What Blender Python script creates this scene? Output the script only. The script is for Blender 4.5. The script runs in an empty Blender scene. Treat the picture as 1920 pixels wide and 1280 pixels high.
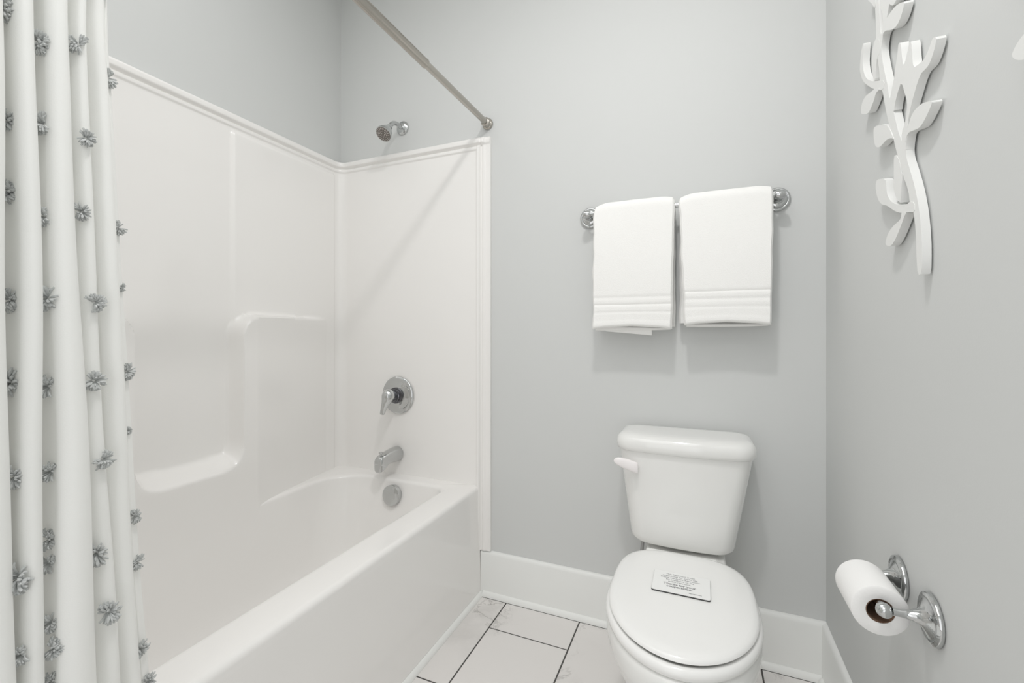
import bpy, bmesh, math, random
from mathutils import Vector, Matrix
from mathutils.bvhtree import BVHTree

random.seed(7)
PI = math.pi
col = bpy.context.scene.collection
W = 1.951            # right wall
CEIL = 2.74
REAR = -3.0

# ------------------------------------------------------------------ helpers
def link(o, parent=None):
    col.objects.link(o)
    if parent is not None:
        o.parent = parent
    return o

def obj(name, bm, mats, parent=None, smooth=40):
    me = bpy.data.meshes.new(name)
    bmesh.ops.recalc_face_normals(bm, faces=bm.faces)
    bm.to_mesh(me); bm.free()
    for m in (mats if isinstance(mats, (list, tuple)) else [mats]):
        me.materials.append(m)
    if smooth:
        for p in me.polygons: p.use_smooth = True
        me.set_sharp_from_angle(angle=math.radians(smooth))
    o = bpy.data.objects.new(name, me)
    return link(o, parent)

def empty(name, loc, label, cat, group=None):
    o = bpy.data.objects.new(name, None)
    o.empty_display_size = .05
    col.objects.link(o)
    o.location = loc
    tag(o, label, cat, group)
    return o

def tag(o, label, cat, group=None):
    o['label'] = label; o['category'] = cat
    if group: o['group'] = group

def local(bm, root):
    bmesh.ops.translate(bm, verts=bm.verts, vec=-Vector(root.location))
    return bm

def part(name, bm, mat, root, smooth=40, label=None):
    o = obj(name, local(bm, root), mat, root, smooth)
    if label: o['label'] = label
    return o

def sub(name, bm, mat, parent, root, smooth=40, label=None):
    o = obj(name, local(bm, root), mat, parent, smooth)
    if label: o['label'] = label
    return o

def structure(name, bm, mat, smooth=0):
    o = obj(name, bm, mat, None, smooth)
    o['kind'] = 'structure'
    return o

def box(bm, x0, x1, y0, y1, z0, z1, bevel=0, seg=2):
    r = bmesh.ops.create_cube(bm, size=1)
    vs = r['verts']
    for v in vs:
        v.co = Vector(((x0+x1)/2 + v.co.x*(x1-x0), (y0+y1)/2 + v.co.y*(y1-y0), (z0+z1)/2 + v.co.z*(z1-z0)))
    if bevel:
        es = list({e for v in vs for e in v.link_edges})
        bmesh.ops.bevel(bm, geom=es, offset=bevel, segments=seg, affect='EDGES', profile=.5)
    return bm

def loft(bm, loops, closed=True, cap0=False, cap1=False):
    rows = [[bm.verts.new(p) for p in l] for l in loops]
    n = len(rows[0])
    for a, b in zip(rows[:-1], rows[1:]):
        for i in range(n if closed else n-1):
            j = (i+1) % n
            try: bm.faces.new((a[i], a[j], b[j], b[i]))
            except ValueError: pass
    if cap0: bm.faces.new(rows[0])
    if cap1: bm.faces.new(list(reversed(rows[-1])))
    return rows

def frame(d):
    d = Vector(d).normalized()
    up = Vector((0,0,1)) if abs(d.z) < .95 else Vector((1,0,0))
    a = d.cross(up).normalized()
    return a, a.cross(d).normalized()

def lathe(bm, origin, axis, prof, n=40, cap0=True, cap1=True):
    """prof: list of (distance along axis, radius)"""
    o = Vector(origin); d = Vector(axis).normalized(); a, b = frame(d)
    loops = []
    for t, r in prof:
        loops.append([o + d*t + (a*math.cos(2*PI*i/n) + b*math.sin(2*PI*i/n))*max(r, 1e-5) for i in range(n)])
    loft(bm, loops, True, cap0, cap1)

def catmull(pts, k=8, closed=False):
    out = []
    P = [Vector(p) for p in pts]; n = len(P)
    rng = range(n) if closed else range(n-1)
    for i in rng:
        if closed:
            p0, p1, p2, p3 = P[(i-1) % n], P[i], P[(i+1) % n], P[(i+2) % n]
        else:
            p0 = P[max(i-1, 0)]; p1 = P[i]; p2 = P[i+1]; p3 = P[min(i+2, n-1)]
        for j in range(k):
            t = j/k
            out.append(.5*((2*p1) + (p2-p0)*t + (2*p0-5*p1+4*p2-p3)*t*t + (3*p1-p0-3*p2+p3)*t**3))
    if not closed: out.append(P[-1].copy())
    return out

def tube(bm, pts, radii, n=16, cap=True, flat=None):
    P = [Vector(p) for p in pts]
    if not isinstance(radii, (list, tuple)): radii = [radii]*len(P)
    loops = []
    t0 = (P[1]-P[0]).normalized(); a, b = frame(t0)
    for i, p in enumerate(P):
        t = (P[min(i+1, len(P)-1)] - P[max(i-1, 0)]).normalized()
        a = (a - t*a.dot(t)).normalized(); b = t.cross(a).normalized()
        r = radii[i]
        loops.append([p + (a*math.cos(2*PI*k/n) + b*math.sin(2*PI*k/n))*r for k in range(n)])
    loft(bm, loops, True, cap, cap)

def sstep(e0, e1, x):
    if e0 == e1: return 1.0 if x >= e0 else 0.0
    t = min(1, max(0, (x-e0)/(e1-e0)))
    return t*t*(3-2*t)

# ------------------------------------------------------------------ materials
def mat(name, color, rough=.5, metal=0.0, spec=.5, bump=0, bscale=50, coat=0, bdetail=3, trans=0):
    m = bpy.data.materials.new(name); m.use_nodes = True
    nt = m.node_tree; b = nt.nodes['Principled BSDF']
    b.inputs['Base Color'].default_value = (*color, 1)
    b.inputs['Roughness'].default_value = rough
    b.inputs['Metallic'].default_value = metal
    b.inputs['Specular IOR Level'].default_value = spec
    b.inputs['Coat Weight'].default_value = coat
    b.inputs['Coat Roughness'].default_value = .08
    if bump:
        tc = nt.nodes.new('ShaderNodeTexCoord')
        n = nt.nodes.new('ShaderNodeTexNoise'); n.inputs['Scale'].default_value = bscale
        n.inputs['Detail'].default_value = bdetail
        bp = nt.nodes.new('ShaderNodeBump'); bp.inputs['Strength'].default_value = bump
        bp.inputs['Distance'].default_value = .002
        nt.links.new(tc.outputs['Object'], n.inputs['Vector'])
        nt.links.new(n.outputs['Fac'], bp.inputs['Height'])
        nt.links.new(bp.outputs['Normal'], b.inputs['Normal'])
    if trans:
        tr = nt.nodes.new('ShaderNodeBsdfTranslucent'); tr.inputs['Color'].default_value = (*color, 1)
        mx = nt.nodes.new('ShaderNodeMixShader'); mx.inputs['Fac'].default_value = trans
        out = nt.nodes['Material Output']
        nt.links.new(b.outputs['BSDF'], mx.inputs[1]); nt.links.new(tr.outputs['BSDF'], mx.inputs[2])
        nt.links.new(mx.outputs['Shader'], out.inputs['Surface'])
    return m

M = {}
M['wall'] = mat('wall_paint_grey', (.578,.590,.583), .62, bump=.06, bscale=260)
M['ceiling'] = mat('ceiling_paint_white', (.85,.85,.83), .8, bump=.05, bscale=200)
M['trim'] = mat('trim_paint_white', (.80,.81,.79), .3)
M['acrylic'] = mat('gloss_white_fibreglass', (.845,.83,.81), .13, coat=.3)
M['porcelain'] = mat('gloss_white_porcelain', (.80,.80,.78), .09, coat=.5)
M['seat'] = mat('white_plastic_seat', (.86,.86,.845), .16, coat=.2)
M['lever'] = mat('white_plastic_lever', (.87,.83,.83), .2)
M['chrome'] = mat('polished_chrome', (.52,.53,.53), .05, metal=1)
M['darkreflection'] = mat('chrome_dark_reflection', (.10,.10,.11), .08, metal=1)  # valve sleeve chrome, its dark reflection put into the base colour
M['nickel'] = mat('brushed_nickel', (.40,.375,.335), .24, metal=1, bump=.05, bscale=400)
M['darkrubber'] = mat('grey_rubber_nozzles', (.10,.085,.075), .5)
M['nozzle'] = mat('pale_nozzles', (.60,.56,.52), .5)
M['towel'] = mat('white_terry', (.90,.895,.875), .95, spec=.1, bump=.55, bscale=420, bdetail=6)
M['curtain'] = mat('white_curtain_cotton', (.92,.925,.905), .95, spec=.1, bump=.12, bscale=500, trans=.22)
M['tassel'] = mat('grey_cotton_yarn', (.47,.485,.48), .95, spec=.1, bump=.3, bscale=600)
M['art'] = mat('white_painted_board', (.76,.765,.75), .5, bump=.06, bscale=120)
M['paper'] = mat('white_tissue_paper', (.88,.875,.865), .95, spec=.1, bump=.15, bscale=300)
M['card'] = mat('brown_cardboard', (.12,.062,.035), .9)
M['sign'] = mat('white_sign_card', (.86,.865,.855), .35)
M['ink'] = mat('black_ink', (.035,.035,.04), .6)
M['greyink'] = mat('grey_ink', (.16,.16,.17), .6)
M['signedge'] = mat('dark_sign_edge', (.02,.02,.02), .6)
M['hose'] = mat('braided_steel', (.35,.35,.35), .35, metal=1, bump=.5, bscale=700)
M['door'] = mat('dark_stained_wood', (.07,.05,.04), .5, bump=.2, bscale=30)
M['grout'] = mat('dark_grout', (.045,.042,.040), .9)

def marble():
    m = bpy.data.materials.new('marble_look_tile'); m.use_nodes = True
    nt = m.node_tree; N = nt.nodes; Lk = nt.links
    b = N['Principled BSDF']; b.inputs['Roughness'].default_value = .28
    tc = N.new('ShaderNodeTexCoord'); at = N.new('ShaderNodeAttribute'); at.attribute_name = 'tile_shift'
    add = N.new('ShaderNodeVectorMath'); add.operation = 'ADD'
    Lk.new(tc.outputs['Object'], add.inputs[0]); Lk.new(at.outputs['Vector'], add.inputs[1])
    def vein(scale, width, dist):
        n = N.new('ShaderNodeTexNoise'); n.inputs['Scale'].default_value = scale; n.inputs['Detail'].default_value = 7
        n.inputs['Roughness'].default_value = .62; n.inputs['Distortion'].default_value = dist
        Lk.new(add.outputs[0], n.inputs['Vector'])
        s = N.new('ShaderNodeMath'); s.operation = 'SUBTRACT'; s.inputs[1].default_value = .5
        a = N.new('ShaderNodeMath'); a.operation = 'ABSOLUTE'
        r = N.new('ShaderNodeMapRange'); r.inputs['From Min'].default_value = 0; r.inputs['From Max'].default_value = width
        r.inputs['To Min'].default_value = 1; r.inputs['To Max'].default_value = 0
        Lk.new(n.outputs['Fac'], s.inputs[0]); Lk.new(s.outputs[0], a.inputs[0]); Lk.new(a.outputs[0], r.inputs['Value'])
        return r.outputs['Result']
    v1 = vein(2.6, .012, .6); v2 = vein(3.1, .10, .4)
    mk = N.new('ShaderNodeTexNoise'); mk.inputs['Scale'].default_value = 3.4; mk.inputs['Detail'].default_value = 2
    Lk.new(add.outputs[0], mk.inputs['Vector'])
    mr = N.new('ShaderNodeMapRange'); mr.inputs['From Min'].default_value = .47; mr.inputs['From Max'].default_value = .72
    Lk.new(mk.outputs['Fac'], mr.inputs['Value'])
    p1 = N.new('ShaderNodeMath'); p1.operation = 'MULTIPLY'; Lk.new(v1, p1.inputs[0]); Lk.new(mr.outputs['Result'], p1.inputs[1])
    p2 = N.new('ShaderNodeMath'); p2.operation = 'MULTIPLY'; Lk.new(v2, p2.inputs[0]); Lk.new(mr.outputs['Result'], p2.inputs[1])
    c1 = N.new('ShaderNodeMix'); c1.data_type = 'RGBA'; c1.inputs['A'].default_value = (.72,.695,.675,1); c1.inputs['B'].default_value = (.55,.53,.51,1)
    Lk.new(p2.outputs[0], c1.inputs['Factor'])
    c2 = N.new('ShaderNodeMix'); c2.data_type = 'RGBA'; c2.inputs['B'].default_value = (.16,.145,.135,1)
    Lk.new(c1.outputs['Result'], c2.inputs['A']); Lk.new(p1.outputs[0], c2.inputs['Factor'])
    Lk.new(c2.outputs['Result'], b.inputs['Base Color'])
    return m
M['marble'] = marble()

# ------------------------------------------------------------------ room shell
T = .1
structure('wall_left', box(bmesh.new(), -T, 0, REAR, 0, 0, CEIL), M['wall'])
structure('wall_back', box(bmesh.new(), -T, W+T, 0, T, 0, CEIL), M['wall'])
structure('wall_right', box(bmesh.new(), W, W+T, REAR, 0, 0, CEIL), M['wall'])
structure('wall_front', box(bmesh.new(), -T, W+T, REAR-T, REAR, 0, CEIL), M['wall'])
structure('wall_alcove', box(bmesh.new(), 0, .80, -1.66, -1.555, 0, CEIL), M['wall'])
structure('ceiling', box(bmesh.new(), -T, W+T, REAR-T, T, CEIL, CEIL+T), M['ceiling'])

def build_floor():
    bm = bmesh.new()
    lay = bm.verts.layers.float_vector.new('tile_shift')
    box(bm, -T, W+T, REAR-T, T, -T, -.0012)
    for f in bm.faces: f.material_index = 0
    g = .0026; cw = .2972; L = .594
    k0 = -3
    rnd = random.Random(23)
    for k in range(k0, 5):
        x0 = .8805 + cw*k; x1 = x0 + cw
        ph = -.185 if k % 2 == 0 else -.481
        j = -6
        for j in range(-6, 3):
            y0 = ph + L*j; y1 = y0 + L
            a, b_, c, d = max(x0, 0)+g, min(x1, W)-g, max(y0, REAR)+g, min(y1, -.0256)-g
            if b_-a < .01 or d-c < .01: continue
            tb = bmesh.new(); tl = tb.verts.layers.float_vector.new('tile_shift')
            box(tb, a, b_, c, d, -.008, 0, .0008, 1)
            sh = Vector((rnd.uniform(-20,20), rnd.uniform(-20,20), rnd.uniform(-20,20)))
            for v in tb.verts: v[tl] = sh
            me = bpy.data.meshes.new('t'); tb.to_mesh(me); tb.free()
            n0 = len(bm.faces); bm.from_mesh(me); bpy.data.meshes.remove(me)
            bm.faces.ensure_lookup_table()
            for f in bm.faces[n0:]: f.material_index = 1
    return structure('floor', bm, [M['grout'], M['marble']])
build_floor()

def profile_run(bm, prof, p0, p1, out):
    """prof: (distance from wall, z) polyline; out: unit vector away from wall"""
    p0, p1, out = Vector(p0), Vector(p1), Vector(out)
    loops = [[p + out*d + Vector((0,0,z)) for d, z in prof] for p in (p0, p1)]
    loft(bm, loops, True, True, True)
BB = [(0,0),(.014,0),(.014,.168),(.012,.176),(.008,.180),(.002,.182),(0,.182)]
SHOE = [(.0135,.0005)] + [(.0135+.0125*math.cos(t), .0005+.02*math.sin(t)) for t in [i*PI/12 for i in range(0,7)]] 
bm = bmesh.new(); profile_run(bm, BB, (.7602,-.0005,0), (W-.0005,-.0005,0), (0,-1,0))
structure('baseboard_back', bm, M['trim'], 35)
bm = bmesh.new(); profile_run(bm, SHOE, (.772,-.0005,0), (W-.015,-.0005,0), (0,-1,0))
structure('trim_1', bm, M['trim'], 35)
bm = bmesh.new(); profile_run(bm, BB, (W-.0005,REAR+.001,0), (W-.0005,-.0145,0), (-1,0,0))
structure('baseboard_right', bm, M['trim'], 35)
bm = bmesh.new(); profile_run(bm, SHOE, (W-.0005,REAR+.001,0), (W-.0005,-.027,0), (-1,0,0))
structure('trim_2', bm, M['trim'], 35)
# caulked quarter round along the foot of the tub apron
bm = bmesh.new(); profile_run(bm, [(0,.0005)] + [(.0135*math.cos(t), .0005+.017*math.sin(t)) for t in [i*PI/12 for i in range(0,7)]], (.7605,-1.52,0), (.7605,-.016,0), (1,0,0))
structure('trim_3', bm, M['trim'], 35)
# unseen dark door, added behind the camera to give the chrome dark reflections
dr = structure('added_door_1', box(bmesh.new(), .75, 1.55, REAR+.002, REAR+.04, .005, 2.03, .004), M['door'])

# ------------------------------------------------------------------ tub and shower unit
RIM = .445
tub = empty('bathtub', (.38,-.76,0), 'glossy white one-piece bathtub with moulded shower surround along the left wall', 'bathtub')

def rrect(x0, x1, y0, y1, radii, n=14):
    """counter-clockwise rounded rectangle, radii for corners (x1,y1),(x0,y1),(x0,y0),(x1,y0)"""
    pts = []
    cs = [(x1,y1,0), (x0,y1,PI/2), (x0,y0,PI), (x1,y0,1.5*PI)]
    sg = [(-1,-1),(1,-1),(1,1),(-1,1)]
    for (cx, cy, a0), (sx, sy), r in zip(cs, sg, radii):
        ox, oy = cx+sx*r, cy+sy*r
        for i in range(n+1):
            a = a0 + (PI/2)*i/n
            pts.append((ox+math.cos(a)*r, oy+math.sin(a)*r))
    return pts

def tub_basin():
    bm = bmesh.new()
    def ring(x0,x1,y0,y1,rad,z): return [Vector((p[0],p[1],z)) for p in rrect(x0,x1,y0,y1,rad)]
    X0,X1,Y0,Y1 = .087,.640,-1.42,-.082
    R = (.06,.165,.165,.06)
    ad = lambda d: tuple(r+d for r in R)
    loops = [ring(.012,.7545,-1.53,-.012,(.004,)*4,RIM-.05),
             ring(.012,.7545,-1.53,-.012,(.004,)*4,RIM-.016)]
    for i in range(1,7):
        a = i*PI/12
        d = .016*(1-math.cos(a)); zz = RIM-.016+.016*math.sin(a)
        loops.append(ring(.012,.7545-d,-1.53,-.012,(.004,)*4,zz))
    loops.append(ring(X0-.02,X1+.02,Y0-.02,Y1+.02,ad(.02),RIM+.001))
    for i in range(0,7):
        a = i*PI/12
        d = -.012+.016*math.sin(a); zz = RIM-.014+.014*math.cos(a)
        loops.append(ring(X0+d,X1-d,Y0+d,Y1-d,ad(-d*.3),zz))
    for z, dx, dy in [(.40,.008,.012),(.36,.013,.022),(.30,.022,.037),(.22,.035,.055),(.15,.05,.075),(.11,.064,.092),(.088,.085,.115),(.078,.115,.145),(.074,.15,.19)]:
        r0 = min(.10, .06+(RIM-z)*.15); rl = .16-.35*max(0,dx-.05)
        loops.append(ring(X0+dx,X1-dx*.9,Y0+dy*2.2,Y1-dy,(r0,rl,rl,r0),z))
    loft(bm, loops, True, False, True)
    return bm
part('tub_basin', tub_basin(), M['acrylic'], tub, 50)
# apron: front skirt of the tub
bm = bmesh.new()
prof = [(.735,RIM-.03),(.7545,RIM-.03),(.7548,.33),(.7555,.30),(.7575,.20),(.7590,.10),(.7600,.001),(.735,.001)]
loft(bm, [[Vector((x,y,z)) for x,z in prof] for y in (-1.53,-.0125)], True, True, True)
part('apron', bm, M['acrylic'], tub, 50)

ST = 1.873
def surround():
    bm = bmesh.new()
    xb, yb, R = .016, -.016, .048
    yn = -1.535
    path = []   # (x, y, nx, ny, tag coords)
    n1 = 26
    for i in range(n1+1):            # near end panel, hidden behind the curtain
        x = .7545 - (.7545-xb-R)*i/n1
        path.append((x, yn, 0, 1, 'n'))
    for i in range(1,9):
        a = i*PI/16
        path.append((xb+R-R*math.sin(a), yn+R-R*math.cos(a), math.sin(a), math.cos(a), 'c'))
    L = abs(yn)-R-R-abs(yb)
    n2 = 300
    for i in range(1,n2+1):
        y = yn+R+L*i/n2
        path.append((xb, y, 1, 0, 'l'))
    for i in range(1,13):
        a = i*PI/24
        path.append((xb+R-R*math.cos(a), yb-R+R*math.sin(a), math.cos(a), -math.sin(a), 'k'))
    xs = [xb+R+(.735-xb-R)*i/60 for i in range(1,61)] + [.735+.0675*i/34 for i in range(1,35)]
    for x in xs: path.append((x, yb, 0, -1, 'e'))
    zs = []
    z = RIM-.06
    while z < 1.80: zs.append(z); z += .0065
    zs += [1.80+ (ST-1.80)*i/30 for i in range(31)]
    def lip(z):
        # two beads with a groove between them along the top
        b1 = .013*sstep(1.843,1.853,z)*(1-.35*sstep(1.866,ST,z))
        b2 = .0055*sstep(1.824,1.829,z)*(1-sstep(1.838,1.844,z))
        return b1, b2
    def disp(p, z):
        x, y, nx, ny, k = p
        b1, b2 = lip(z)
        if k in 'nc': return max(b1,b2)
        if k == 'l':
            # plain upper panel is a touch proud right of the joint
            h = .010*sstep(-.557,-.545,y)*(1-sstep(1.800,1.822,z))
            # moulded blocks either side of the soap niche, the right one tapering to the corner
            face = .070 - .062*min(1,max(0,(y+.50)/.40)) if y > -.50 else .070
            if y < -1.02: face = .070 - .062*min(1,max(0,(-1.02-y)/.38))
            fade = (1-sstep(-.125,-.085,y))*(1-sstep(1.43,1.47,-y))
            top, r = 1.137, .075
            def corner(a, b):      # distance outside a quadrant with a rounded corner
                a, b = a+r, b+r
                return (math.hypot(max(a,0), max(b,0)) if (a > 0 and b > 0) else max(a, b)) - r
            sb = min(corner(-.556-y, z-top), corner(y+.885, z-top))
            ss = z-.598
            kk = .085; hh = max(kk-abs(sb-ss), 0)/kk
            sd = min(sb, ss) - hh*hh*kk*.25
            wgt = sstep(-.03,.05,sb-ss)
            wd = .020 + .028*wgt
            t = min(1, max(0, (sd+.003)/wd))
            m = .45*(1-t)**2 + .55*(1-sstep(0,1,t))
            h = max(h, face*fade*m + .35*max(0,.56-z)**2*face/.07*fade)
            return max(h, b1, b2)
        if k == 'k': return max(b1, b2)
        # end panel with ridged flange at its free edge
        h = max(b1*(1 if x < .79 else 1), b2*(1-sstep(.742,.748,x)))
        rid = .011*sstep(.7425,.7475,x)*(1-sstep(.7560,.7600,x))
        fl = -.0045*sstep(.7590,.7625,x)+.0050*sstep(.7650,.7690,x)-.0035*sstep(.778,.782,x)
        return max(h, rid*(1-sstep(1.838,1.846,z))) if x < .7588 else (fl + h*(1-sstep(.764,.790,x)*.55))
    rows = []
    for z in zs:
        row = []
        for p in path:
            d = disp(p, z)
            row.append(Vector((p[0]+p[2]*d, p[1]+p[3]*d, z)))
        rows.append(row)
    # turn the top edge back to the wall
    top = [Vector((p[0]-p[2]*.012, p[1]-p[3]*.012, ST+.0005)) for p in path]
    rows.append(top)
    # flange hangs on below rim level down to the baseboard
    vr = loft(bm, rows, False)
    # free edge return
    ed = [r[-1].co.copy() for r in vr]
    loft(bm, [ed, [Vector((e.x+.0005, -.0005, e.z)) for e in ed]], False)
    ip = [i for i,p in enumerate(path) if p[4]=='e' and p[0] > .742]
    i0 = ip[0]
    lo = [[v.co.copy() for v in vr[0][i0:]], [Vector((v.co.x, v.co.y, .183)) for v in vr[0][i0:]]]
    lo[0] += [Vector((lo[0][-1].x+.0005, -.0005, lo[0][-1].z))]; lo[1] += [Vector((lo[1][-1].x+.0005, -.0005, lo[1][-1].z))]
    loft(bm, lo, False)
    bmesh.ops.remove_doubles(bm, verts=bm.verts, dist=.00005)
    return bm
part('surround_panel', surround(), M['acrylic'], tub, 60)
# overflow cover on the end wall of the basin
bm = bmesh.new()
lathe(bm, (.388,-.094,.385), (0,-1,.12), [(0,.038),(.003,.0415),(.022,.0425),(.0255,.0415),(.0270,.0390),(.0275,.0)], 48, True, False)
ov = part('overflow_cover', bm, M['chrome'], tub, 35, 'round chrome overflow cover')

# ------------------------------------------------------------------ tub spout
sp = empty('tub_spout', (.345,-.0165,.535), 'chrome tub spout with pull-up diverter above the overflow cover', 'tub spout')
bm = bmesh.new()
def spout_loop(y, zc, w, h, sq, bot=0):
    out = []
    for i in range(32):
        a = 2*PI*i/32; c, s = math.cos(a), math.sin(a)
        e = 2/sq
        out.append(Vector((.345+w*math.copysign(abs(c)**e, c), y, zc+h*math.copysign(abs(s)**e, s))))
    return out
loops = [spout_loop(-.0168,.536,.033,.033,2), spout_loop(-.022,.536,.0335,.0335,2), spout_loop(-.045,.537,.0315,.0315,2.2),
         spout_loop(-.075,.537,.028,.028,2.5), spout_loop(-.10,.534,.025,.0265,3), spout_loop(-.115,.527,.0235,.030,3.4),
         spout_loop(-.128,.522,.0225,.0325,3.6), spout_loop(-.140,.5185,.021,.032,3.8), spout_loop(-.147,.515,.019,.029,3.6), spout_loop(-.149,.512,.016,.024,3.2)]
loft(bm, loops, True, True, True)
part('spout_body', bm, M['chrome'], sp, 60)
bm = bmesh.new()
lathe(bm, (.345,-.128,.551), (0,0,1), [(0,.004),(.010,.004),(.011,.0075),(.0135,.009),(.017,.0085),(.018,.006)], 20)
part('diverter_knob', bm, M['chrome'], sp, 50)

# ------------------------------------------------------------------ shower valve
vx, vy, vz = .352, -.0165, .797
va = empty('shower_valve', (vx,vy,vz), 'round chrome shower valve plate with lever handle on white surround', 'shower valve')
bm = bmesh.new()
lathe(bm, (vx,vy,vz), (0,-1,0), [(.0002,.080),(.002,.083),(.007,.082),(.011,.077),(.0125,.071),(.0115,.066),(.0125,.060),(.016,.050),(.018,.038),(.018,.0)], 64, True, False)
part('escutcheon', bm, M['chrome'], va, 40)
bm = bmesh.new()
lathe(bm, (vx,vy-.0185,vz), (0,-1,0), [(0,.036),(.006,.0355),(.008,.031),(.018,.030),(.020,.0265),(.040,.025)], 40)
part('sleeve', bm, M['darkreflection'], va, 40, 'chrome sleeve behind the lever, dark reflection in its colour')
bm = bmesh.new()
pts = catmull([(vx,vy-.055,vz+.012),(vx-.001,vy-.070,vz+.004),(vx-.005,vy-.078,vz-.018),(vx-.011,vy-.085,vz-.042),(vx-.017,vy-.088,vz-.066),(vx-.019,vy-.088,vz-.074)], 6)
rr = [.016,.0225,.0262,.0280,.0288,.0288,.0283,.0275,.0265,.0252,.0238,.0224,.0210,.0197,.0184,.0172,.0161,.0151,.0142,.0134,.0127,.0121,.0116,.0112,.0109,.0106,.0102,.0097,.0088,.0070,.0035]
tube(bm, pts, rr[:len(pts)], 24)
part('lever_handle', bm, M['chrome'], va, 60)

# ------------------------------------------------------------------ shower head
hx = .363
sh = empty('showerhead', (hx,0,1.990), 'small chrome shower head on bent arm above the white surround', 'shower head')
bm = bmesh.new()
lathe(bm, (hx,-.0006,1.990), (0,-1,0), [(0,.031),(.003,.031),(.007,.028),(.010,.021),(.0115,.012)], 40)
part('flange', bm, M['chrome'], sh, 40)
bm = bmesh.new()
arm = catmull([(hx,-.008,1.988),(hx,-.035,1.992),(hx,-.060,1.988),(hx,-.080,1.975),(hx,-.097,1.955)], 8)
tube(bm, arm, .0095, 20)
part('shower_arm', bm, M['chrome'], sh, 60)
bm = bmesh.new()
hd = Vector((-.02,-.62,-.78)).normalized(); ho = Vector((hx,-.092,1.961))
lathe(bm, ho, hd, [(0,.010),(.006,.0135),(.014,.0145),(.018,.0165),(.030,.0235),(.045,.030),(.056,.0335),(.062,.0345),(.0655,.034),(.0655,.031)], 48)
hb = part('head_body', bm, M['chrome'], sh, 40)
bm = bmesh.new()
lathe(bm, ho+hd*.0652, hd, [(0,.0312),(.0012,.0312),(.002,.0300)], 40)
a_, b_ = frame(hd)
nf0 = len(bm.faces)
for ringr, cnt in ((.007,6),(.0145,12),(.022,18),(.0275,22)):
    for i in range(cnt):
        a = 2*PI*i/cnt
        c = ho+hd*.0668 + a_*math.cos(a)*ringr + b_*math.sin(a)*ringr
        lathe(bm, c, hd, [(0,.0016),(.0016,.0013)], 8)
bm.faces.ensure_lookup_table()
for f in bm.faces[nf0:]: f.material_index = 1
fp = sub('spray_face', bm, [M['darkrubber'], M['nozzle']], hb, sh, 40, 'dark spray face')

# ------------------------------------------------------------------ shower rod
rx, rz = .787, 1.931
rod = empty('curtain_rod', (rx,-.76,rz), 'brushed nickel telescoping shower curtain rod spanning above the tub', 'curtain rod')
bm = bmesh.new()
lathe(bm, (rx,-.0006,rz), (0,-1,0), [(0,.023),(.004,.0235),(.008,.021),(.010,.0175),(.020,.017),(.022,.0185),(.026,.0185),(.028,.016),(.030,.0125)], 40)
part('end_cap', bm, M['nickel'], rod, 35)
bm = bmesh.new()
lathe(bm, (rx,-1.5544,rz), (0,1,0), [(0,.023),(.004,.0235),(.008,.021),(.010,.0175),(.020,.017),(.022,.0185),(.026,.0185),(.028,.016),(.030,.0145)], 40)
part('end_cap', bm, M['nickel'], rod, 35)
bm = bmesh.new(); lathe(bm, (rx,-.028,rz), (0,-1,0), [(0,.0118),(.44,.0118)], 32)
part('inner_tube', bm, M['nickel'], rod, 40)
bm = bmesh.new(); lathe(bm, (rx,-.452,rz), (0,-1,0), [(0,.0118),(0,.0146),(.002,.0152),(.006,.0148),(.008,.0142),(1.073,.0142)], 32)
part('outer_tube', bm, M['nickel'], rod, 40)

# ------------------------------------------------------------------ shower curtain
cur = empty('shower_curtain', (.80,-1.38,.06), 'white shower curtain with grey yarn tufts gathered at the left edge', 'shower curtain')
# each fold: (left y, right y) at z 1.50 and at z .53, ridge x
FOLDS = [((-1.535,-1.505),(-1.530,-1.495),.820,.776), ((-1.492,-1.465),(-1.480,-1.450),.826,.778),
         ((-1.455,-1.430),(-1.440,-1.415),.820,.776),
         ((-1.424,-1.3965),(-1.408,-1.379),.826,.768), ((-1.3865,-1.3655),(-1.3745,-1.3530),.824,.768),
         ((-1.3570,-1.3330),(-1.3430,-1.3010),.828,.790), ((-1.3310,-1.3120),(-1.2990,-1.2690),.815,.786),
         ((-1.3100,-1.2850),(-1.2670,-1.2370),.806,.780)]
CZ0, CZ1 = .07, 1.905
def curtain_row(z):
    t = (1.50-z)/.97
    pts = [(FOLDS[0][0][0], .78)]
    F = []
    for k, (a, b, xr, xv) in enumerate(FOLDS):
        wob = .0016*math.sin(z*6.3+k*1.7)+.0010*math.sin(z*13+k*2.9)
        yl = a[0]+(b[0]-a[0])*t+wob; yr = a[1]+(b[1]-a[1])*t+wob*.8
        if z > 1.5: 
            yl = a[0]+wob; yr = a[1]+wob*.8
        q = .003*math.sin(z*5+k*2.1)
        F.append((yl,yr,xr+q,xv))
    pts = []
    for k, (yl,yr,xr,xv) in enumerate(F):
        w = yr-yl
        xm = (xr+xv)/2
        pts += [(yl+.0005, xm-.004), (yl+.04*w, xr-.012), (yl+.26*w, xr-.0015), (yl+.5*w, xr+.001), (yl+.74*w, xr-.0015), (yr-.04*w, xr-.012), (yr-.0005, xm-.004)]
        if k < len(F)-1:
            ny = F[k+1][0]
            gap = ny-yr
            pts += [(yr+gap*.3-.0004, xv+.001), (yr+gap*.7+.0004, xv+.001)]
        else:
            # last fold: thin hem turning back towards the tub
            pts += [(yr+.002, xv+.010), (yr+.006+.006*max(0,t), xv+.006)]
    cp = [Vector((x,y,z)) for y,x in pts]
    return catmull(cp, 4)
bm = bmesh.new()
NZ = 90
loft(bm, [curtain_row(CZ0+(CZ1-CZ0)*i/NZ) for i in range(NZ+1)], False)
bm.normal_update()
bvh = BVHTree.FromBMesh(bm)
part('fabric', bm, M['curtain'], cur, 180)
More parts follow.
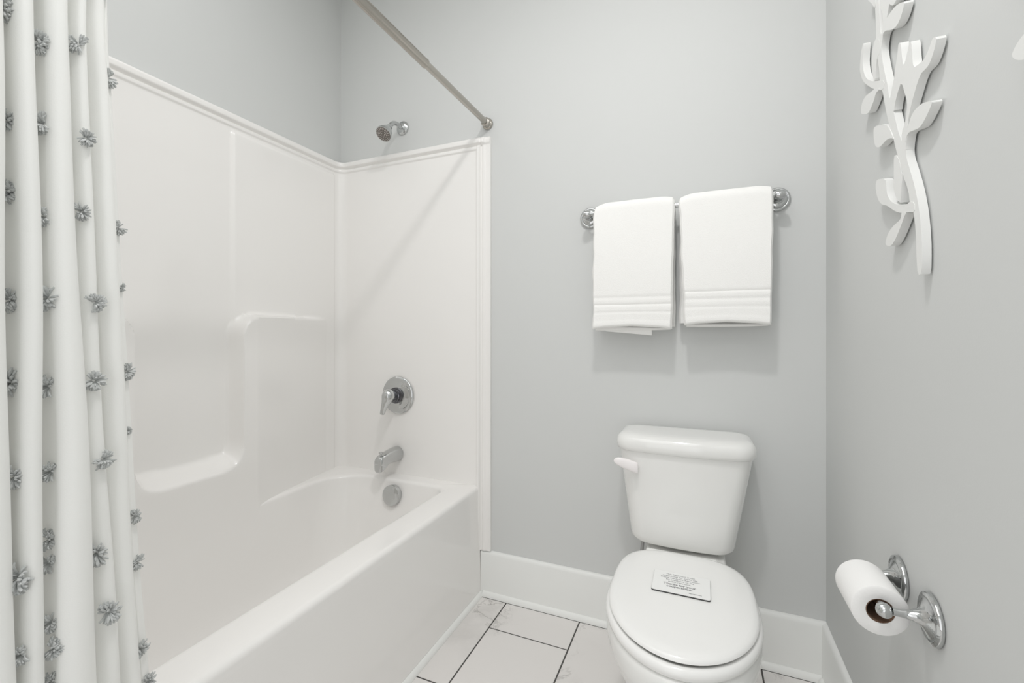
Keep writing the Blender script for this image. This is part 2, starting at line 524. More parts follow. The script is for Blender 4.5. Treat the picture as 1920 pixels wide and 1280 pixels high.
bm = bmesh.new()
def torus(bm, c, axis, R, r, n=24, m=8):
    a, b = frame(axis); c = Vector(c); ax = Vector(axis).normalized()
    loops = []
    for i in range(n+1):
        t = 2*PI*i/n; d = a*math.cos(t)+b*math.sin(t)
        loops.append([c + d*(R+r*math.cos(2*PI*k/m)) + ax*r*math.sin(2*PI*k/m) for k in range(m)])
    loft(bm, loops, True)
for y in (-1.500,-1.462,-1.426,-1.392,-1.360,-1.328):
    bm = bmesh.new(); torus(bm, (rx,y,rz-.008), (0,1,.1), .026, .002)
    part('curtain_ring', bm, M['nickel'], cur, 60)

def tuft(seed, size=1.0):
    """clipped yarn tuft: two soft bundles of short strands splaying from one stitch; +X is away from the cloth"""
    r = random.Random(seed)
    bm = bmesh.new()
    lobes = [(r.uniform(-.5,.5), 1.0), (PI+r.uniform(-.6,.6), .75), (r.uniform(1.2,1.9)*r.choice((-1,1)), .6)]
    for i in range(84):
        a0, k = lobes[0] if i < 42 else (lobes[1] if i < 68 else lobes[2])
        a = a0 + r.gauss(0,.42); el = min(1.35, max(.12, r.gauss(.62,.33)))
        d = Vector((math.sin(el)*.8, math.cos(el)*math.sin(a)*.95, -math.cos(el)*math.cos(a)))
        L = r.uniform(.0095,.0135)*(.75+.25*k)*size
        st = Vector((-.001, math.sin(a)*.0018, -math.cos(a)*.0018))
        bow = Vector((.0030,0,0))
        p1 = st + d*L*.45 + bow; p2 = st + d*L*.8 + bow*.9; p3 = st + d*L + bow*.4
        w = r.uniform(.0010,.0014)*size
        tube(bm, [st,p1,p2,p3], [w*.7,w,w,w*.8], 5)
    return bm
tmesh = []
for s_ in range(6):
    o = obj('tuft', tuft(40+s_), M['tassel'], None, 60)
    tmesh.append(o.data); bpy.data.objects.remove(o)
# (x, y, z) on the cloth, direction the stitch faces, size
TUFTED = [(0.8001, -1.3869, 1.4786, -0.02, -1.0, 1.2), (0.8055, -1.3563, 1.4531, 0.04, -1.0, 1.1), (0.8167, -1.3244, 1.4685, 0.66, -0.75, 1.0), (0.797, -1.384, 1.3423, 0.02, -1.0, 1.1), (0.8078, -1.3551, 1.3487, -0.04, -1.0, 1.1), (0.8173, -1.3167, 1.3444, 1.0, -0.07, 1.0), (0.7864, -1.2798, 1.4515, 0.7, 0.71, 1.0), (0.7909, -1.3814, 1.2539, 0.08, -1.0, 1.25), (0.8065, -1.3541, 1.2286, 0.03, -1.0, 1.1), (0.8116, -1.3183, 1.2438, 0.53, -0.85, 1.0), (0.7862, -1.2694, 1.2347, 0.8, 0.6, 0.85), (0.79, -1.3792, 1.1198, 0.09, -1.0, 1.15), (0.8076, -1.3515, 1.1226, 0.03, -1.0, 1.2), (0.814, -1.3059, 1.1202, 0.97, 0.24, 1.0), (0.7862, -1.2647, 1.1466, 0.83, 0.55, 0.6), (0.7921, -1.3795, 1.0161, 0.08, -1.0, 1.4), (0.7998, -1.348, 1.0076, 0.08, -1.0, 1.15), (0.8131, -1.3061, 1.0116, 0.97, -0.23, 1.05), (0.786, -1.2572, 1.0193, 0.86, 0.51, 0.95), (0.7879, -1.2561, 0.9293, 0.87, 0.49, 0.6), (0.8127, -1.2963, 0.8997, 0.98, 0.22, 1.1), (0.8037, -1.3797, 0.8993, -0.0, -1.0, 1.1), (0.8021, -1.3457, 0.8953, 0.09, -1.0, 1.1), (0.7867, -1.2479, 0.7963, 0.89, 0.46, 0.85), (0.8068, -1.3779, 0.7723, -0.0, -1.0, 1.5), (0.7974, -1.346, 0.805, 0.08, -1.0, 1.0), (0.7987, -1.346, 0.7748, 0.07, -1.0, 1.0), (0.8077, -1.3007, 0.7694, 0.5, -0.86, 1.3), (0.7862, -1.2427, 0.7232, 0.9, 0.44, 0.85), (0.8148, -1.2905, 0.6817, 0.98, -0.2, 1.2), (0.8032, -1.3456, 0.6966, 0.07, -1.0, 1.0), (0.8098, -1.345, 0.6649, 0.05, -1.0, 1.2), (0.8086, -1.3762, 0.6761, 0.09, -1.0, 1.0), (0.7898, -1.2417, 0.5888, 0.96, 0.29, 1.0), (0.8037, -1.3447, 0.6186, 0.07, -1.0, 1.0), (0.7861, -1.229, 0.5299, 0.91, 0.4, 1.0)]
TUFTS = []
for k in range(5):   # rows that carry on above, below and to the left of what is seen
    for y in (-1.385,-1.350,-1.315,-1.285):
        z = (1.58,1.70,1.82,.44,.30)[k]
        TUFTS.append((y+.02*max(0,(1.0-z))+random.uniform(-.004,.004), z+random.uniform(-.015,.015)))
for i in range(9):
    TUFTS.append((-1.44-.02*(i%2), .35+.16*i))
rt = random.Random(5)
spots = [(Vector(q[:3]), Vector((q[3], q[4], 0)), q[5]) for q in TUFTED]
for y, z in TUFTS:
    hit = bvh.ray_cast(Vector((1.2,y,z)), Vector((-1,0,0)))
    if hit[0] is None: continue
    n = hit[1] if hit[1].x > 0 else -hit[1]
    spots.append((hit[0], n, 1.0))
for k, (p, n, s) in enumerate(spots):
    near = bvh.find_nearest(p)          # settle on the cloth
    if near[0] is not None: p = near[0]
    n = (n + Vector((.55,-.15,0))).normalized()
    o = bpy.data.objects.new('tuft', tmesh[k % 6])
    link(o, cur)
    rotm = n.to_track_quat('X','Z').to_matrix().to_4x4() @ Matrix.Rotation(rt.uniform(-.5,.5),4,'X')
    o.matrix_local = Matrix.Translation(p-Vector(cur.location)) @ rotm @ Matrix.Diagonal((s,s*rt.uniform(.85,1.15),s*rt.uniform(.9,1.2),1))

# ------------------------------------------------------------------ toilet
TX = 1.547
toi = empty('toilet', (TX,-.36,0), 'white two-piece toilet with closed lid against the back wall', 'toilet')
def egg(z, a, cy, bf, bb, nf=2.0, nb=3.0, n=72, cx=TX):
    out = []
    for i in range(n):
        t = 2*PI*i/n; c, s = math.cos(t), math.sin(t)
        nn = nb if s > 0 else nf
        b = bb if s > 0 else bf
        out.append(Vector((cx + a*math.copysign(abs(c)**(2/nn), c), cy + b*math.copysign(abs(s)**(2/nn), s), z)))
    return out
# bowl and pedestal in one casting
bm = bmesh.new()
lo = [egg(.0012,.112,-.36,.225,.225,2.4,3.4), egg(.012,.114,-.36,.227,.227,2.4,3.4), egg(.03,.108,-.36,.219,.224,2.4,3.4), egg(.10,.094,-.36,.20,.215,2.3,3.4),
      egg(.17,.098,-.38,.21,.225,2.2,3.2), egg(.22,.118,-.41,.235,.235,2.1,3.0), egg(.27,.145,-.44,.25,.235,2,2.8), egg(.315,.166,-.46,.252,.235,2,2.8),
      egg(.345,.175,-.47,.250,.235,2,2.8), egg(.368,.1775,-.47,.246,.235,2,2.8), egg(.380,.1755,-.47,.243,.232,2,2.8), egg(.386,.170,-.47,.237,.227,2,2.8)]
loft(bm, lo, True, True, True)
part('bowl', bm, M['porcelain'], toi, 60)
# deck that carries the tank
bm = bmesh.new()
def rr3(x0,x1,y0,y1,r,z): return [Vector((p[0],p[1],z)) for p in rrect(x0,x1,y0,y1,(r,)*4,6)]
lo = [rr3(TX-.085,TX+.085,-.30,-.06,.03,.20), rr3(TX-.10,TX+.10,-.30,-.045,.03,.30), rr3(TX-.115,TX+.115,-.30,-.035,.035,.365), rr3(TX-.115,TX+.115,-.30,-.035,.035,.388), rr3(TX-.108,TX+.108,-.295,-.042,.03,.394)]
loft(bm, lo, True, True, True)
part('tank_deck', bm, M['porcelain'], toi, 60)
# seat ring and lid
bm = bmesh.new()
lo = [egg(z, .1775+d, -.47, .2415+d, .224+d) for z, d in [(.3868,-.012),(.3868,-.004),(.3905,0),(.397,.0015),(.404,.0005),(.409,-.004),(.4118,-.010),(.4090,-.018),(.400,-.035),(.394,-.05)]]
loft(bm, lo, True, True, True)
part('seat', bm, M['seat'], toi, 60)
bm = bmesh.new()
lo = [egg(z, .1715+d, -.47, .2325+d, .2235+d, 2.0, 3.5) for z, d in [(.4205,-.06),(.4200,-.025),(.4172,-.006),(.4170,-.002),(.4188,0),(.4225,-.0012),(.4265,-.006),(.4295,-.016),(.4315,-.045),(.4325,-.09),(.433,-.14)]]
loft(bm, lo, True, True, True)
lid = part('lid', bm, M['seat'], toi, 60)
part('hinge_bar', box(bmesh.new(), TX-.108, TX+.092, -.268, -.236, .3945, .4225, .007, 3), M['seat'], toi, 60)
# tank: tapering body with bowed front
def tank_loop(z, xl, xr, yf, yb, r, bow, rb=.018):
    pts = rrect(xl, xr, yf, yb, (rb,rb,r,r), 10)
    xc = (xl+xr)/2; hw = (xr-xl)/2
    out = []
    # densify the front edge for the bow
    dense = []
    for i in range(len(pts)):
        p, q = pts[i], pts[(i+1) % len(pts)]
        dense.append(p)
        if i == 32:
            for k in range(1,12): dense.append((p[0]+(q[0]-p[0])*k/12, p[1]+(q[1]-p[1])*k/12))
    for x, y in dense:
        f = sstep(yb, yf, y)
        out.append(Vector((x, y - f*bow*(1-((x-xc)/hw)**2), z)))
    return out
bm = bmesh.new()
lo = []
for z, ins in [(.4035,.030),(.4055,.018),(.411,.008),(.420,.002),(.432,0)]:
    lo.append(tank_loop(z, 1.3815+ins, 1.6900-ins, -.183+ins*.8, -.022-0*ins, .045, .012))
for t in (.2,.45,.7,1.0):
    z = .432+(.700-.432)*t
    lo.append(tank_loop(z, 1.3815-.0345*t, 1.6900+.0455*t, -.183-.006*t, -.022, .045-.006*t, .012+.006*t))
loft(bm, lo, True, True, True)
part('tank', bm, M['porcelain'], toi, 60)
bm = bmesh.new()
lo = []
for z, d in [(.7003,-.012),(.7005,-.003),(.703,.0005),(.712,.003),(.722,.0035),(.731,.0022),(.739,-.0012),(.745,-.006),(.7495,-.0125),(.7522,-.021),(.7535,-.034),(.754,-.06)]:
    lo.append(tank_loop(z, 1.3405-d, 1.7425+d, -.1965-d, -.0185-max(0,-d)*.6, .048+d*.3, .018, .040+d*.4))
loft(bm, lo, True, True, True)
part('tank_lid', bm, M['porcelain'], toi, 60)
# flush lever on the front left of the tank
bm = bmesh.new()
lathe(bm, (1.402,-.196,.652), (0,-1,0), [(0,.012),(.012,.011)], 20)
lo = []
for x, zc, h, yc, w in [(1.3395,.6715,.003,-.2235,.004),(1.3430,.6710,.008,-.2225,.007),(1.352,.6690,.0125,-.2200,.009),(1.365,.6655,.0155,-.2175,.009),(1.382,.6610,.017,-.2160,.008),(1.398,.6565,.0175,-.2155,.0075),(1.409,.6535,.0175,-.2155,.007),(1.4125,.6528,.015,-.2155,.005)]:
    lo.append([Vector((x, yc+w*math.copysign(abs(math.cos(2*PI*i/20))**.8, math.cos(2*PI*i/20)), zc+h*math.copysign(abs(math.sin(2*PI*i/20))**.7, math.sin(2*PI*i/20)))) for i in range(20)])
loft(bm, lo, True, True, True)
part('flush_lever', bm, M['lever'], toi, 60, 'pinkish white flush lever')
# supply connection at the left underside of the tank
bm = bmesh.new()
tube(bm, catmull([(1.415,-.10,.405),(1.413,-.10,.37),(1.405,-.095,.30),(1.39,-.07,.22),(1.388,-.03,.185)], 8), .0055, 12)
hz = part('supply_hose', bm, M['hose'], toi, 60)
bm = bmesh.new()
lathe(bm, (1.415,-.10,.404), (0,0,-1), [(0,.014),(.016,.014),(.018,.011),(.026,.010)], 8)
sub('coupling_nut', bm, M['chrome'], hz, toi, 30)

# ------------------------------------------------------------------ notice on the lid
sg = empty('notice_card', (1.5465,-.437,.4335), 'white notice card with black lettering lying on the closed toilet lid', 'notice')
SW, SD = .137, .100
bm = bmesh.new()
pr = rrect(1.5465-SW/2, 1.5465+SW/2, -.437-SD/2, -.437+SD/2, (.006,)*4, 5)
loft(bm, [[Vector((x,y,z)) for x,y in pr] for z in (.4334,.4362)], True, True, True)
part('backing', bm, M['signedge'], sg, 30, 'dark card edge')
bm = bmesh.new()
pr2 = rrect(1.5465-SW/2+.0003, 1.5465+SW/2-.0003, -.437-SD/2+.0006, -.437+SD/2-.0003, (.006,)*4, 5)
loft(bm, [[Vector((x,y,z)) for x,y in pr2] for z in (.43622,.4367)], True, True, True)
part('face', bm, M['sign'], sg, 30)
def lettering(body, x, y, size, m, bold=0.0):
    cu = bpy.data.curves.new('lettering', 'FONT')
    cu.body = body; cu.size = size; cu.align_x = 'CENTER'; cu.align_y = 'CENTER'; cu.offset = bold
    cu.extrude = .00005
    tmp = bpy.data.objects.new('lettering', cu); col.objects.link(tmp)
    dg = bpy.context.evaluated_depsgraph_get()
    me = bpy.data.meshes.new_from_object(tmp.evaluated_get(dg))
    bpy.data.objects.remove(tmp); bpy.data.curves.remove(cu)
    for v in me.vertices: v.co = Vector((v.co.x + x - sg.location.x, v.co.y + y - sg.location.y, v.co.z + .43682 - sg.location.z))
    me.materials.clear(); me.materials.append(m)
    link(bpy.data.objects.new('lettering', me), sg)
cx = 1.5435
for i, t in enumerate(['This Restroom is not', 'operational for public use.', 'Please use public Restrooms', 'for assistance to the', 'public restroom.']):
    lettering(t, cx, -.4005-.0088*i, .0082, M['greyink'], .00008)
lettering('Thanks for your', cx, -.4475, .0118, M['ink'], .0002)
lettering('cooperation!', cx, -.4580, .0118, M['ink'], .0002)
lettering('Management', cx+.037, -.4735, .0058, M['greyink'], .0001)

# ------------------------------------------------------------------ towel bar and towels
BY, BZ = -.060, 1.503
bar = empty('towel_bar', (1.515,0,BZ), 'chrome towel bar with round rosettes on the back wall above the toilet', 'towel bar')
ROS = [(.0004,.034),(.001,.0375),(.004,.0383),(.0068,.0370),(.0085,.0335),(.0085,.0310),(.0072,.0292),(.0090,.0278),(.0125,.0262),(.0142,.0235),(.0142,.0195),(.0155,.0165),(.020,.0135),(.028,.0110),(.040,.0092),(.052,.0088)]
for x in (1.213,1.8185):
    bm = bmesh.new(); lathe(bm, (x,-.0002,BZ), (0,-1,0), ROS, 48)
    ro = part('rosette', bm, M['chrome'], bar, 40)
    bm = bmesh.new()
    lathe(bm, (x-.0145,BY,BZ), (1,0,0), [(0,.008),(.001,.0115),(.006,.0135),(.0145,.0143),(.023,.0135),(.028,.0115),(.029,.008)], 32)
    sub('post_knob', bm, M['chrome'], ro, bar, 40)
bm = bmesh.new(); lathe(bm, (1.225,BY,BZ), (1,0,0), [(0,.0078),(.581,.0078)], 28)
part('bar', bm, M['chrome'], bar, 40)

def towel(name, x0, x1, xb0, xb1, zf, zb, label, seed, flap=None, group=None):
    """folded towel: a stadium cross-section swept down the back, over the bar and down the front"""
    t = empty(name, ((x0+x1)/2, BY, BZ), label, 'towel', 'white towels on the towel bar')
    rnd = random.Random(seed)
    th = .0245
    ro = .0078+.0012+th/2
    bz = BZ+.0
    path = []   # (y, z, ny, nz, front?)
    nb = 34
    for i in range(nb+1):
        z = zb+(bz-zb)*i/nb
        path.append((BY+ro+.001, z, 1, 0))
    for i in range(1,14):
        a = PI*i/14
        path.append((BY+ro*math.cos(a), bz+ro*math.sin(a), math.cos(a), math.sin(a)))
    nf = 90
    for i in range(nf+1):
        z = bz-(bz-zf)*i/nf
        path.append((BY-ro-.010*math.sin(min(1,(bz-z)/.30)*PI*.5), z, -1, 0))
    loops = []
    ns = 40
    for k, (y, z, ny, nz) in enumerate(path):
        f = (bz-z)/(bz-zf) if ny < 0 and nz == 0 else 0
        f = max(0, min(1, f))
        a0 = x0+(xb0-x0)*f; a1 = x1+(xb1-x1)*f
        wob = .0010*math.sin(z*31+seed)+.0008*math.sin(z*67+seed*2)
        a0 += wob; a1 += .8*wob*math.sin(seed+z*9)
        h = th/2
        if ny < 0 and nz == 0:
            d = z-zf
            for g, wdt, dep in ((.108,.0035,.0028),(.083,.0035,.0028),(.056,.003,.0022)):
                h -= dep*math.exp(-((d-g)/wdt)**2)
            h += .0010*sstep(.0,.004,d)*(1-sstep(.018,.024,d))
            if d < .006: h -= .004*(1-d/.006)**2
            sw = .0045*sstep(.25,1,f); h += sw*.4
        row = []
        xc = (a0+a1)/2; hw = (a1-a0)/2
        for i in range(ns):
            u = 2*PI*i/ns; c, s = math.cos(u), math.sin(u)
            # stadium with soft ends
            px_ = xc + math.copysign(abs(c)**.22, c)*hw if abs(c) > 1e-6 else xc
            q = math.copysign(abs(s)**.75, s)*h
            if abs(px_-xc) < hw*.96 : q = math.copysign(h, s)
            bulge = .0012*math.sin(px_*40+z*17+seed)
            xn = min(1, abs(px_-xc)/hw)
            lift = .011*sstep(.80,1,f)*(1-xn*xn) if ny < 0 and nz == 0 else 0
            sag = -.011*sstep(BZ-.05,BZ+.02,z)*max(0,(xn-.55)/.45)**2.2*(1.4 if px_ < xc else .8)
            row.append(Vector((px_, y+ny*(q+ (bulge if q > 0 else 0)), z+nz*(q)+lift+sag)))
        loops.append(row)
    bm = bmesh.new()
    loft(bm, loops, True, True, False)
    last = loops[-1]
    c = sum(last, Vector())/ns
    loft(bm, [last, [Vector((c.x+(v.x-c.x)*.985, c.y+(v.y-c.y)*.7, v.z-.0012)) for v in last], [Vector((c.x+(v.x-c.x)*.97, c.y+(v.y-c.y)*.25, v.z+.0015)) for v in last]], True, False, True)
    bmesh.ops.remove_doubles(bm, verts=bm.verts, dist=.00003)
    o = part('cloth', bm, M['towel'], t, 50)
    # inner folds that show below the lifted front hem
    bm = bmesh.new()
    lo = []
    yc = BY-ro-.010+.0125; hwl = (xb1-xb0)/2-.006; xc = (xb0+xb1)/2
    for i in range(25):
        s = -1+2*i/24; x = xc+hwl*s
        hh = .0095*math.sqrt(max(.02,1-s*s*.96))
        zl = zf-.0035-.0022*(1-s*s)+.0012*s
        lo.append([Vector((x,yc+hh*math.cos(a)+.004, zl+.004+.004*math.sin(a) if a > PI else zf+.03)) for a in [PI*k/8 for k in range(16)]])
    loft(bm, lo, True, True, True)
    sub('inner_fold', bm, M['towel'], o, t, 60)
    if flap:
        fx0, fx1, fz0, fz1 = flap
        bm = bmesh.new()
        lo = []
        for i in range(9):
            s = i/8; x = fx0+(fx1-fx0)*s
            zb_ = fz0+(fz1-fz0)*s
            lo.append([Vector((x,y,z)) for y,z in ((BY-.010,zf+.05),(BY-.010,zb_+.002),(BY-.012,zb_),(BY-.016,zb_),(BY-.018,zb_+.002),(BY-.018,zf+.05))])
        loft(bm, lo, True, True, True)
        sub('folded_edge', bm, M['towel'], o, t, 50)
    return t
towel('bath_towel', 1.2435, 1.5135, 1.2425, 1.5065, 1.088, 1.096, 'white folded towel on the left half of the towel bar, corner dropping lower', 3, (1.285,1.440,1.080,1.0665))
towel('bath_towel', 1.5265, 1.7985, 1.5435, 1.7910, 1.100, 1.108, 'white folded towel on the right half of the towel bar, nearest the right wall', 8)

# ------------------------------------------------------------------ toilet paper holder and roll
tp = empty('toilet_paper_holder', (W,-.626,.60), 'chrome two-post toilet paper holder on the right wall', 'toilet paper holder')
PX, PZ = 1.884, .599
for y, sgn in ((-.693,1),(-.559,-1)):
    bm = bmesh.new()
    lathe(bm, (W-.0004,y,.600), (-1,0,0), [(0,.038),(.001,.041),(.004,.0418),(.007,.0405),(.009,.0365),(.0095,.0345),(.0085,.0325),(.0090,.030),(.012,.024),(.016,.0165),(.021,.0115),(.030,.0082),(.042,.0066),(.055,.0062)], 56)
    ro = part('rosette', bm, M['chrome'], tp, 40)
    bm = bmesh.new()
    lathe(bm, (PX,y-sgn*.0125,PZ), (0,sgn,0), [(0,.004),(.0015,.0078),(.004,.0095),(.0065,.0085),(.0075,.0105),(.011,.0122),(.016,.0120),(.020,.0105),(.022,.0090)], 32)
    sub('post_end', bm, M['chrome'], ro, tp, 40)
bm = bmesh.new()
lathe(bm, (PX,-.6835,PZ), (0,1,0), [(0,.0085),(.058,.0085),(.0585,.0075),(.115,.0075)], 24)
part('spring_roller', bm, M['chrome'], tp, 40)
tr = empty('toilet_paper_roll', (PX,-.626,PZ), 'white toilet paper roll on the chrome holder', 'toilet paper')
RZ = PZ-.01119
bm = bmesh.new()
ya, yb_ = -.677, -.574
lathe(bm, (PX,ya,RZ), (0,1,0), [(.0006,.0212),(.0004,.0235),(0,.028),(.0003,.0405),(.0018,.0428),(.004,.0432),(.099,.0432),(.1012,.0428),(.103,.0405),(.103,.0212)], 72, False, False)
lathe(bm, (PX,ya,RZ), (0,1,0), [(.0006,.0212),(.103,.0212)], 72, False, False)
part('paper', bm, M['paper'], tr, 40)
bm = bmesh.new()
lathe(bm, (PX,ya+.001,RZ), (0,1,0), [(0,.0209),(.101,.0209),(.101,.0197),(0,.0197),(0,.0209)], 48, False, False)
part('cardboard_core', bm, M['card'], tr, 40, 'brown cardboard core')

# ------------------------------------------------------------------ wall sculptures on the right wall
ART_STEMS = {
    'stem': [(-0.6775, 1.1767), (-0.6724, 1.206), (-0.6717, 1.2363), (-0.6683, 1.2596), (-0.6621, 1.2854), (-0.6516, 1.3019), (-0.6444, 1.3115), (-0.6415, 1.3295), (-0.6153, 1.3701), (-0.5999, 1.3989), (-0.5824, 1.4309), (-0.5735, 1.4502), (-0.5568, 1.4759), (-0.5376, 1.5169), (-0.5258, 1.5466), (-0.5177, 1.5689), (-0.5011, 1.5999), (-0.499, 1.6213), (-0.4874, 1.6575), (-0.4796, 1.6811), (-0.4796, 1.7033), (-0.4787, 1.7357), (-0.4751, 1.7668), (-0.4707, 1.777), (-0.4662, 1.8017), (-0.4594, 1.8373), (-0.4796, 1.8243), (-0.4904, 1.7944), (-0.4968, 1.7617), (-0.5011, 1.7261), (-0.5053, 1.6908), (-0.5177, 1.6955), (-0.5185, 1.7241), (-0.499, 1.7611), (-0.5011, 1.7838), (-0.5297, 1.7986), (-0.568, 1.8039), (-0.586, 1.7872), (-0.568, 1.7661), (-0.5549, 1.7343), (-0.5492, 1.7204), (-0.5365, 1.7026), (-0.5217, 1.6869), (-0.5177, 1.6818), (-0.5119, 1.6683), (-0.5094, 1.6558), (-0.5177, 1.6296), (-0.5337, 1.5906), (-0.5435, 1.5705), (-0.5492, 1.5488), (-0.5606, 1.5271), (-0.5735, 1.5037), (-0.5824, 1.4839), (-0.5965, 1.4538), (-0.6151, 1.424), (-0.6265, 1.421), (-0.6297, 1.4048), (-0.6313, 1.3933), (-0.648, 1.3649), (-0.6656, 1.3317), (-0.6775, 1.3027), (-0.6857, 1.2752), (-0.6906, 1.2475), (-0.6938, 1.2174), (-0.6922, 1.1765)],
    'flower_branch': [(-0.6101, 1.4259), (-0.6124, 1.4496), (-0.6241, 1.4565), (-0.6333, 1.4757), (-0.6355, 1.4919), (-0.6264, 1.5108), (-0.61, 1.5429), (-0.593, 1.5311), (-0.5792, 1.5144), (-0.5767, 1.5013), (-0.5597, 1.5142), (-0.5544, 1.5324), (-0.5624, 1.5473), (-0.5728, 1.5596), (-0.5825, 1.5836), (-0.593, 1.6066), (-0.5965, 1.6217), (-0.6067, 1.6163), (-0.61, 1.5992), (-0.6183, 1.5656), (-0.6299, 1.5729), (-0.6422, 1.5916), (-0.6422, 1.5964), (-0.6531, 1.5913), (-0.6562, 1.5632), (-0.6606, 1.5411), (-0.6783, 1.5356), (-0.7032, 1.5326), (-0.7189, 1.5402), (-0.7298, 1.5509), (-0.7439, 1.5441), (-0.7392, 1.5317), (-0.7293, 1.5204), (-0.7163, 1.5131), (-0.6978, 1.5146), (-0.6895, 1.515), (-0.6752, 1.5061), (-0.6617, 1.4907), (-0.6553, 1.4844), (-0.6466, 1.4715), (-0.6389, 1.4578), (-0.6355, 1.4458), (-0.6378, 1.4334), (-0.631, 1.4207), (-0.6287, 1.4052)],
    'stub_left': [(-0.4874, 1.6575), (-0.4804, 1.6392), (-0.476, 1.6112), (-0.4626, 1.6263), (-0.4548, 1.6532), (-0.4571, 1.6844), (-0.4729, 1.7042), (-0.5011, 1.6887), (-0.5053, 1.6567)],
    'stub_lower': [(-0.6153, 1.3701), (-0.6106, 1.3449), (-0.6067, 1.3184), (-0.6007, 1.3233), (-0.5824, 1.3382), (-0.574, 1.3591), (-0.5761, 1.3854), (-0.5753, 1.4177), (-0.5878, 1.4146), (-0.6033, 1.3977), (-0.6101, 1.3731)],
    'hook_upper': [(-0.5217, 1.5701), (-0.4707, 1.5979), (-0.4239, 1.6314), (-0.3989, 1.6527), (-0.3807, 1.6795), (-0.377, 1.6955), (-0.386, 1.7254), (-0.3989, 1.7389), (-0.4045, 1.7335), (-0.4, 1.7173), (-0.3964, 1.6936), (-0.404, 1.6706), (-0.419, 1.649), (-0.4431, 1.6307), (-0.4751, 1.6125), (-0.5011, 1.6007), (-0.5297, 1.5858)],
    'hook_lower': [(-0.6673, 1.2864), (-0.6408, 1.2929), (-0.6126, 1.2987), (-0.5824, 1.309), (-0.5568, 1.323), (-0.5389, 1.332), (-0.5156, 1.3393), (-0.4961, 1.3532), (-0.4836, 1.3714), (-0.4784, 1.3877), (-0.4836, 1.3991), (-0.5011, 1.3969), (-0.5343, 1.3859), (-0.5376, 1.3753), (-0.5412, 1.3567), (-0.5524, 1.3414), (-0.5698, 1.329), (-0.5907, 1.3202), (-0.6145, 1.3131), (-0.6371, 1.308), (-0.6462, 1.311), (-0.6656, 1.3043)],
}
ART_LEAVES = [
    [(-0.6281, 1.4203), (-0.6265, 1.436), (-0.6408, 1.4463), (-0.6516, 1.4576), (-0.6607, 1.4628), (-0.6753, 1.4639), (-0.695, 1.4624), (-0.7164, 1.4553), (-0.7317, 1.4493), (-0.7267, 1.4426), (-0.7164, 1.4364), (-0.7032, 1.4299), (-0.6895, 1.4257), (-0.6782, 1.4266), (-0.6547, 1.4325), (-0.6424, 1.4349), (-0.6329, 1.4307)],
    [(-0.4968, 1.5823), (-0.4861, 1.5845), (-0.4796, 1.5829), (-0.4707, 1.5744), (-0.4525, 1.5668), (-0.4408, 1.5623), (-0.4239, 1.5662), (-0.3886, 1.5815), (-0.386, 1.5922), (-0.3938, 1.6059), (-0.4141, 1.6099), (-0.4431, 1.604), (-0.4684, 1.598), (-0.4796, 1.5972), (-0.5053, 1.5827)],
    [(-0.4662, 1.5169), (-0.4883, 1.5132), (-0.5136, 1.5035), (-0.5415, 1.4913), (-0.5568, 1.4774), (-0.5789, 1.448), (-0.5661, 1.4563), (-0.5415, 1.4628), (-0.5217, 1.4615), (-0.5011, 1.4617), (-0.4796, 1.4715), (-0.4707, 1.4893)],
    [(-0.6145, 1.3002), (-0.6126, 1.2958), (-0.6087, 1.287), (-0.5782, 1.284), (-0.5524, 1.2758), (-0.5389, 1.2646), (-0.5343, 1.2532), (-0.5612, 1.2453), (-0.5824, 1.253), (-0.6067, 1.2712), (-0.626, 1.2894), (-0.6342, 1.2946)],
    [(-0.5345, 1.7039), (-0.553, 1.7031), (-0.5789, 1.7006), (-0.5965, 1.6952), (-0.6134, 1.6872), (-0.6265, 1.6797), (-0.6233, 1.6723), (-0.6134, 1.6637), (-0.6033, 1.6591), (-0.593, 1.6579), (-0.5824, 1.6595), (-0.5606, 1.6684), (-0.5415, 1.6807), (-0.5258, 1.686), (-0.5197, 1.6813), (-0.5185, 1.692)],
    [(-0.476, 1.7662), (-0.4684, 1.7785), (-0.4548, 1.7942), (-0.436, 1.8114), (-0.4239, 1.831), (-0.4288, 1.8444), (-0.4478, 1.8227), (-0.4662, 1.8017), (-0.4839, 1.7863)],
    [(-0.5492, 1.7308), (-0.5606, 1.7363), (-0.5824, 1.7412), (-0.6101, 1.7353), (-0.6297, 1.725), (-0.6265, 1.7124), (-0.6101, 1.7061), (-0.586, 1.7073), (-0.5735, 1.7064)],
]

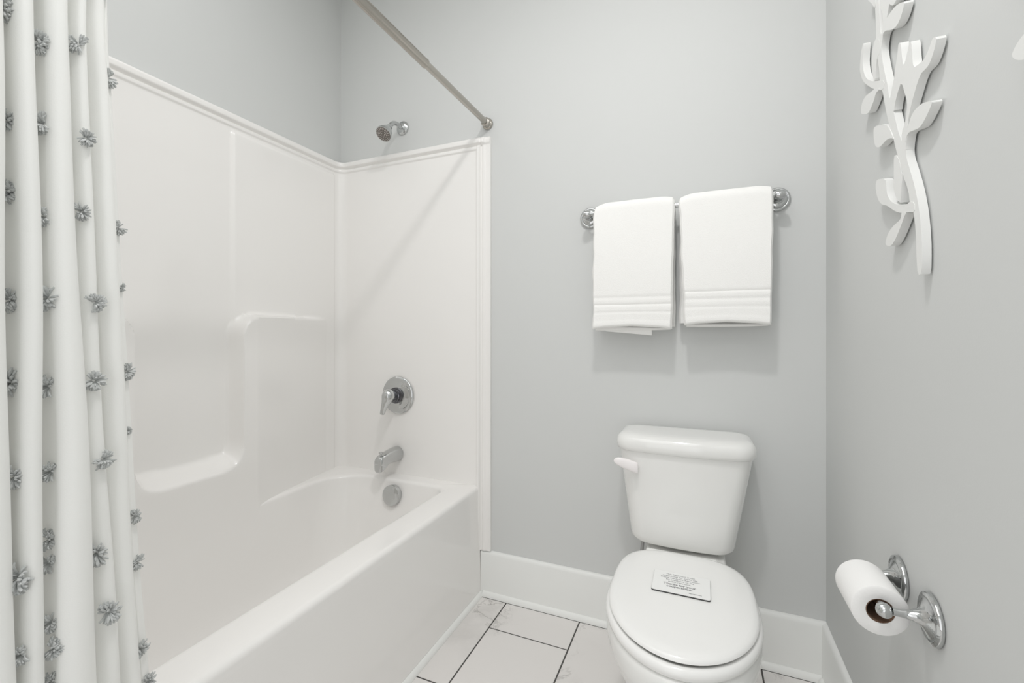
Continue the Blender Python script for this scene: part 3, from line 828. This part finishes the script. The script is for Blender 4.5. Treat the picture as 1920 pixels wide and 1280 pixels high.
def chaikin(p, n=1):
    for _ in range(n):
        q = []
        for i in range(len(p)):
            a, b = p[i], p[(i+1) % len(p)]
            q += [(a[0]*.75+b[0]*.25, a[1]*.75+b[1]*.25), (a[0]*.25+b[0]*.75, a[1]*.25+b[1]*.75)]
        p = q
    return p
XF, XB = W-.0158, W-.0032
def cutout(bm, poly, lift):
    vf = [bm.verts.new((XF-lift, y, z)) for y, z in poly]
    vb = [bm.verts.new((XB, y, z)) for y, z in poly]
    n = len(poly)
    bm.faces.new(vf); bm.faces.new(list(reversed(vb)))
    for i in range(n):
        j = (i+1) % n
        bm.faces.new((vf[i], vb[i], vb[j], vf[j]))
def sculpture(dy, dz, label, turn=0.0):
    # turn: tilt of the whole piece in the plane of the wall, about the tip of its lowest leaf
    py, pz = ART_LEAVES[3][6]
    ct, st_ = math.cos(turn), math.sin(turn)
    def place(p): return [(py+dy+(y-py)*ct-(z-pz)*st_, pz+dz+(z-pz)*ct+(y-py)*st_) for y, z in p]
    t = empty('wall_sculpture', (W, -.56+dy, 1.5+dz), label, 'wall art', 'white branch sculptures on the right wall')
    k = 0
    for nm, poly in ART_STEMS.items():
        bm = bmesh.new()
        cutout(bm, place(chaikin(poly, 1)), .00012*k); k += 1
        part('stem' if nm == 'stem' else 'branch', bm, M['art'], t, 30)
    # small stand-off blocks that hold the board clear of the wall
    for y, z in place(((-.672,1.215),(-.605,1.418))):
        part('standoff', box(bmesh.new(), XB+.0001, W-.0002, y-.005, y+.005, z-.005, z+.005), M['art'], t, 0)
    for poly in ART_LEAVES:
        bm = bmesh.new()
        cutout(bm, place(chaikin(poly, 2)), .00012*k); k += 1
        part('leaf', bm, M['art'], t, 30)
    return t
sculpture(0, 0, 'white cut-out branch wall sculpture with leaves, the farther one on the right wall')
sculpture(-0.3937, 0.1538, 'white cut-out branch wall sculpture cut off by the top right corner of the photo', math.radians(20))

# ------------------------------------------------------------------ light
def area(name, loc, rot, sx, sy, power, color=(1,1,1), shape='RECTANGLE'):
    l = bpy.data.lights.new(name, 'AREA'); l.shape = shape
    l.size = sx; l.size_y = sy; l.energy = power; l.color = color
    o = bpy.data.objects.new(name, l); col.objects.link(o)
    o.location = loc; o.rotation_euler = rot
    return o
area('ceiling_light', (1.46,-1.10,2.70), (0,0,0), .14, .14, 11.8, (1,.985,.965), 'DISK')
area('bounce_fill', (.88,-1.85,2.72), (0,0,0), 1.7, 2.1, 21.5, (1,.995,.99))  # added soft fill panel under the ceiling, standing in for bounced light
area('rear_fill', (1.25,-2.95,1.10), (math.radians(90),0,0), 1.2, 2.0, 10, (.985,.99,1))  # added frontal fill by the rear wall; no window there
w = bpy.data.worlds.new('World'); bpy.context.scene.world = w; w.use_nodes = True
w.node_tree.nodes['Background'].inputs['Color'].default_value = (.9,.92,.95,1)
w.node_tree.nodes['Background'].inputs['Strength'].default_value = .5

# ------------------------------------------------------------------ camera
cd = bpy.data.cameras.new('Camera'); cam = bpy.data.objects.new('Camera', cd); col.objects.link(cam)
cam.location = (1.5925,-1.6519,1.08)
cam.rotation_euler = (math.radians(90), 0, math.radians(22.92))
cd.sensor_width = 36; cd.sensor_fit = 'HORIZONTAL'
cd.lens = 836.2/1920*36
cd.shift_y = -(640-621.1)/1920
cd.clip_start = .02
sc = bpy.context.scene
sc.camera = cam
sc.view_settings.view_transform = 'Standard'
sc.view_settings.look = 'None'
sc.view_settings.exposure = 0
sc.view_settings.gamma = 1.22
try:
    sc.cycles.max_bounces = 10; sc.cycles.diffuse_bounces = 6
    sc.cycles.caustics_reflective = False; sc.cycles.caustics_refractive = False
except Exception: pass
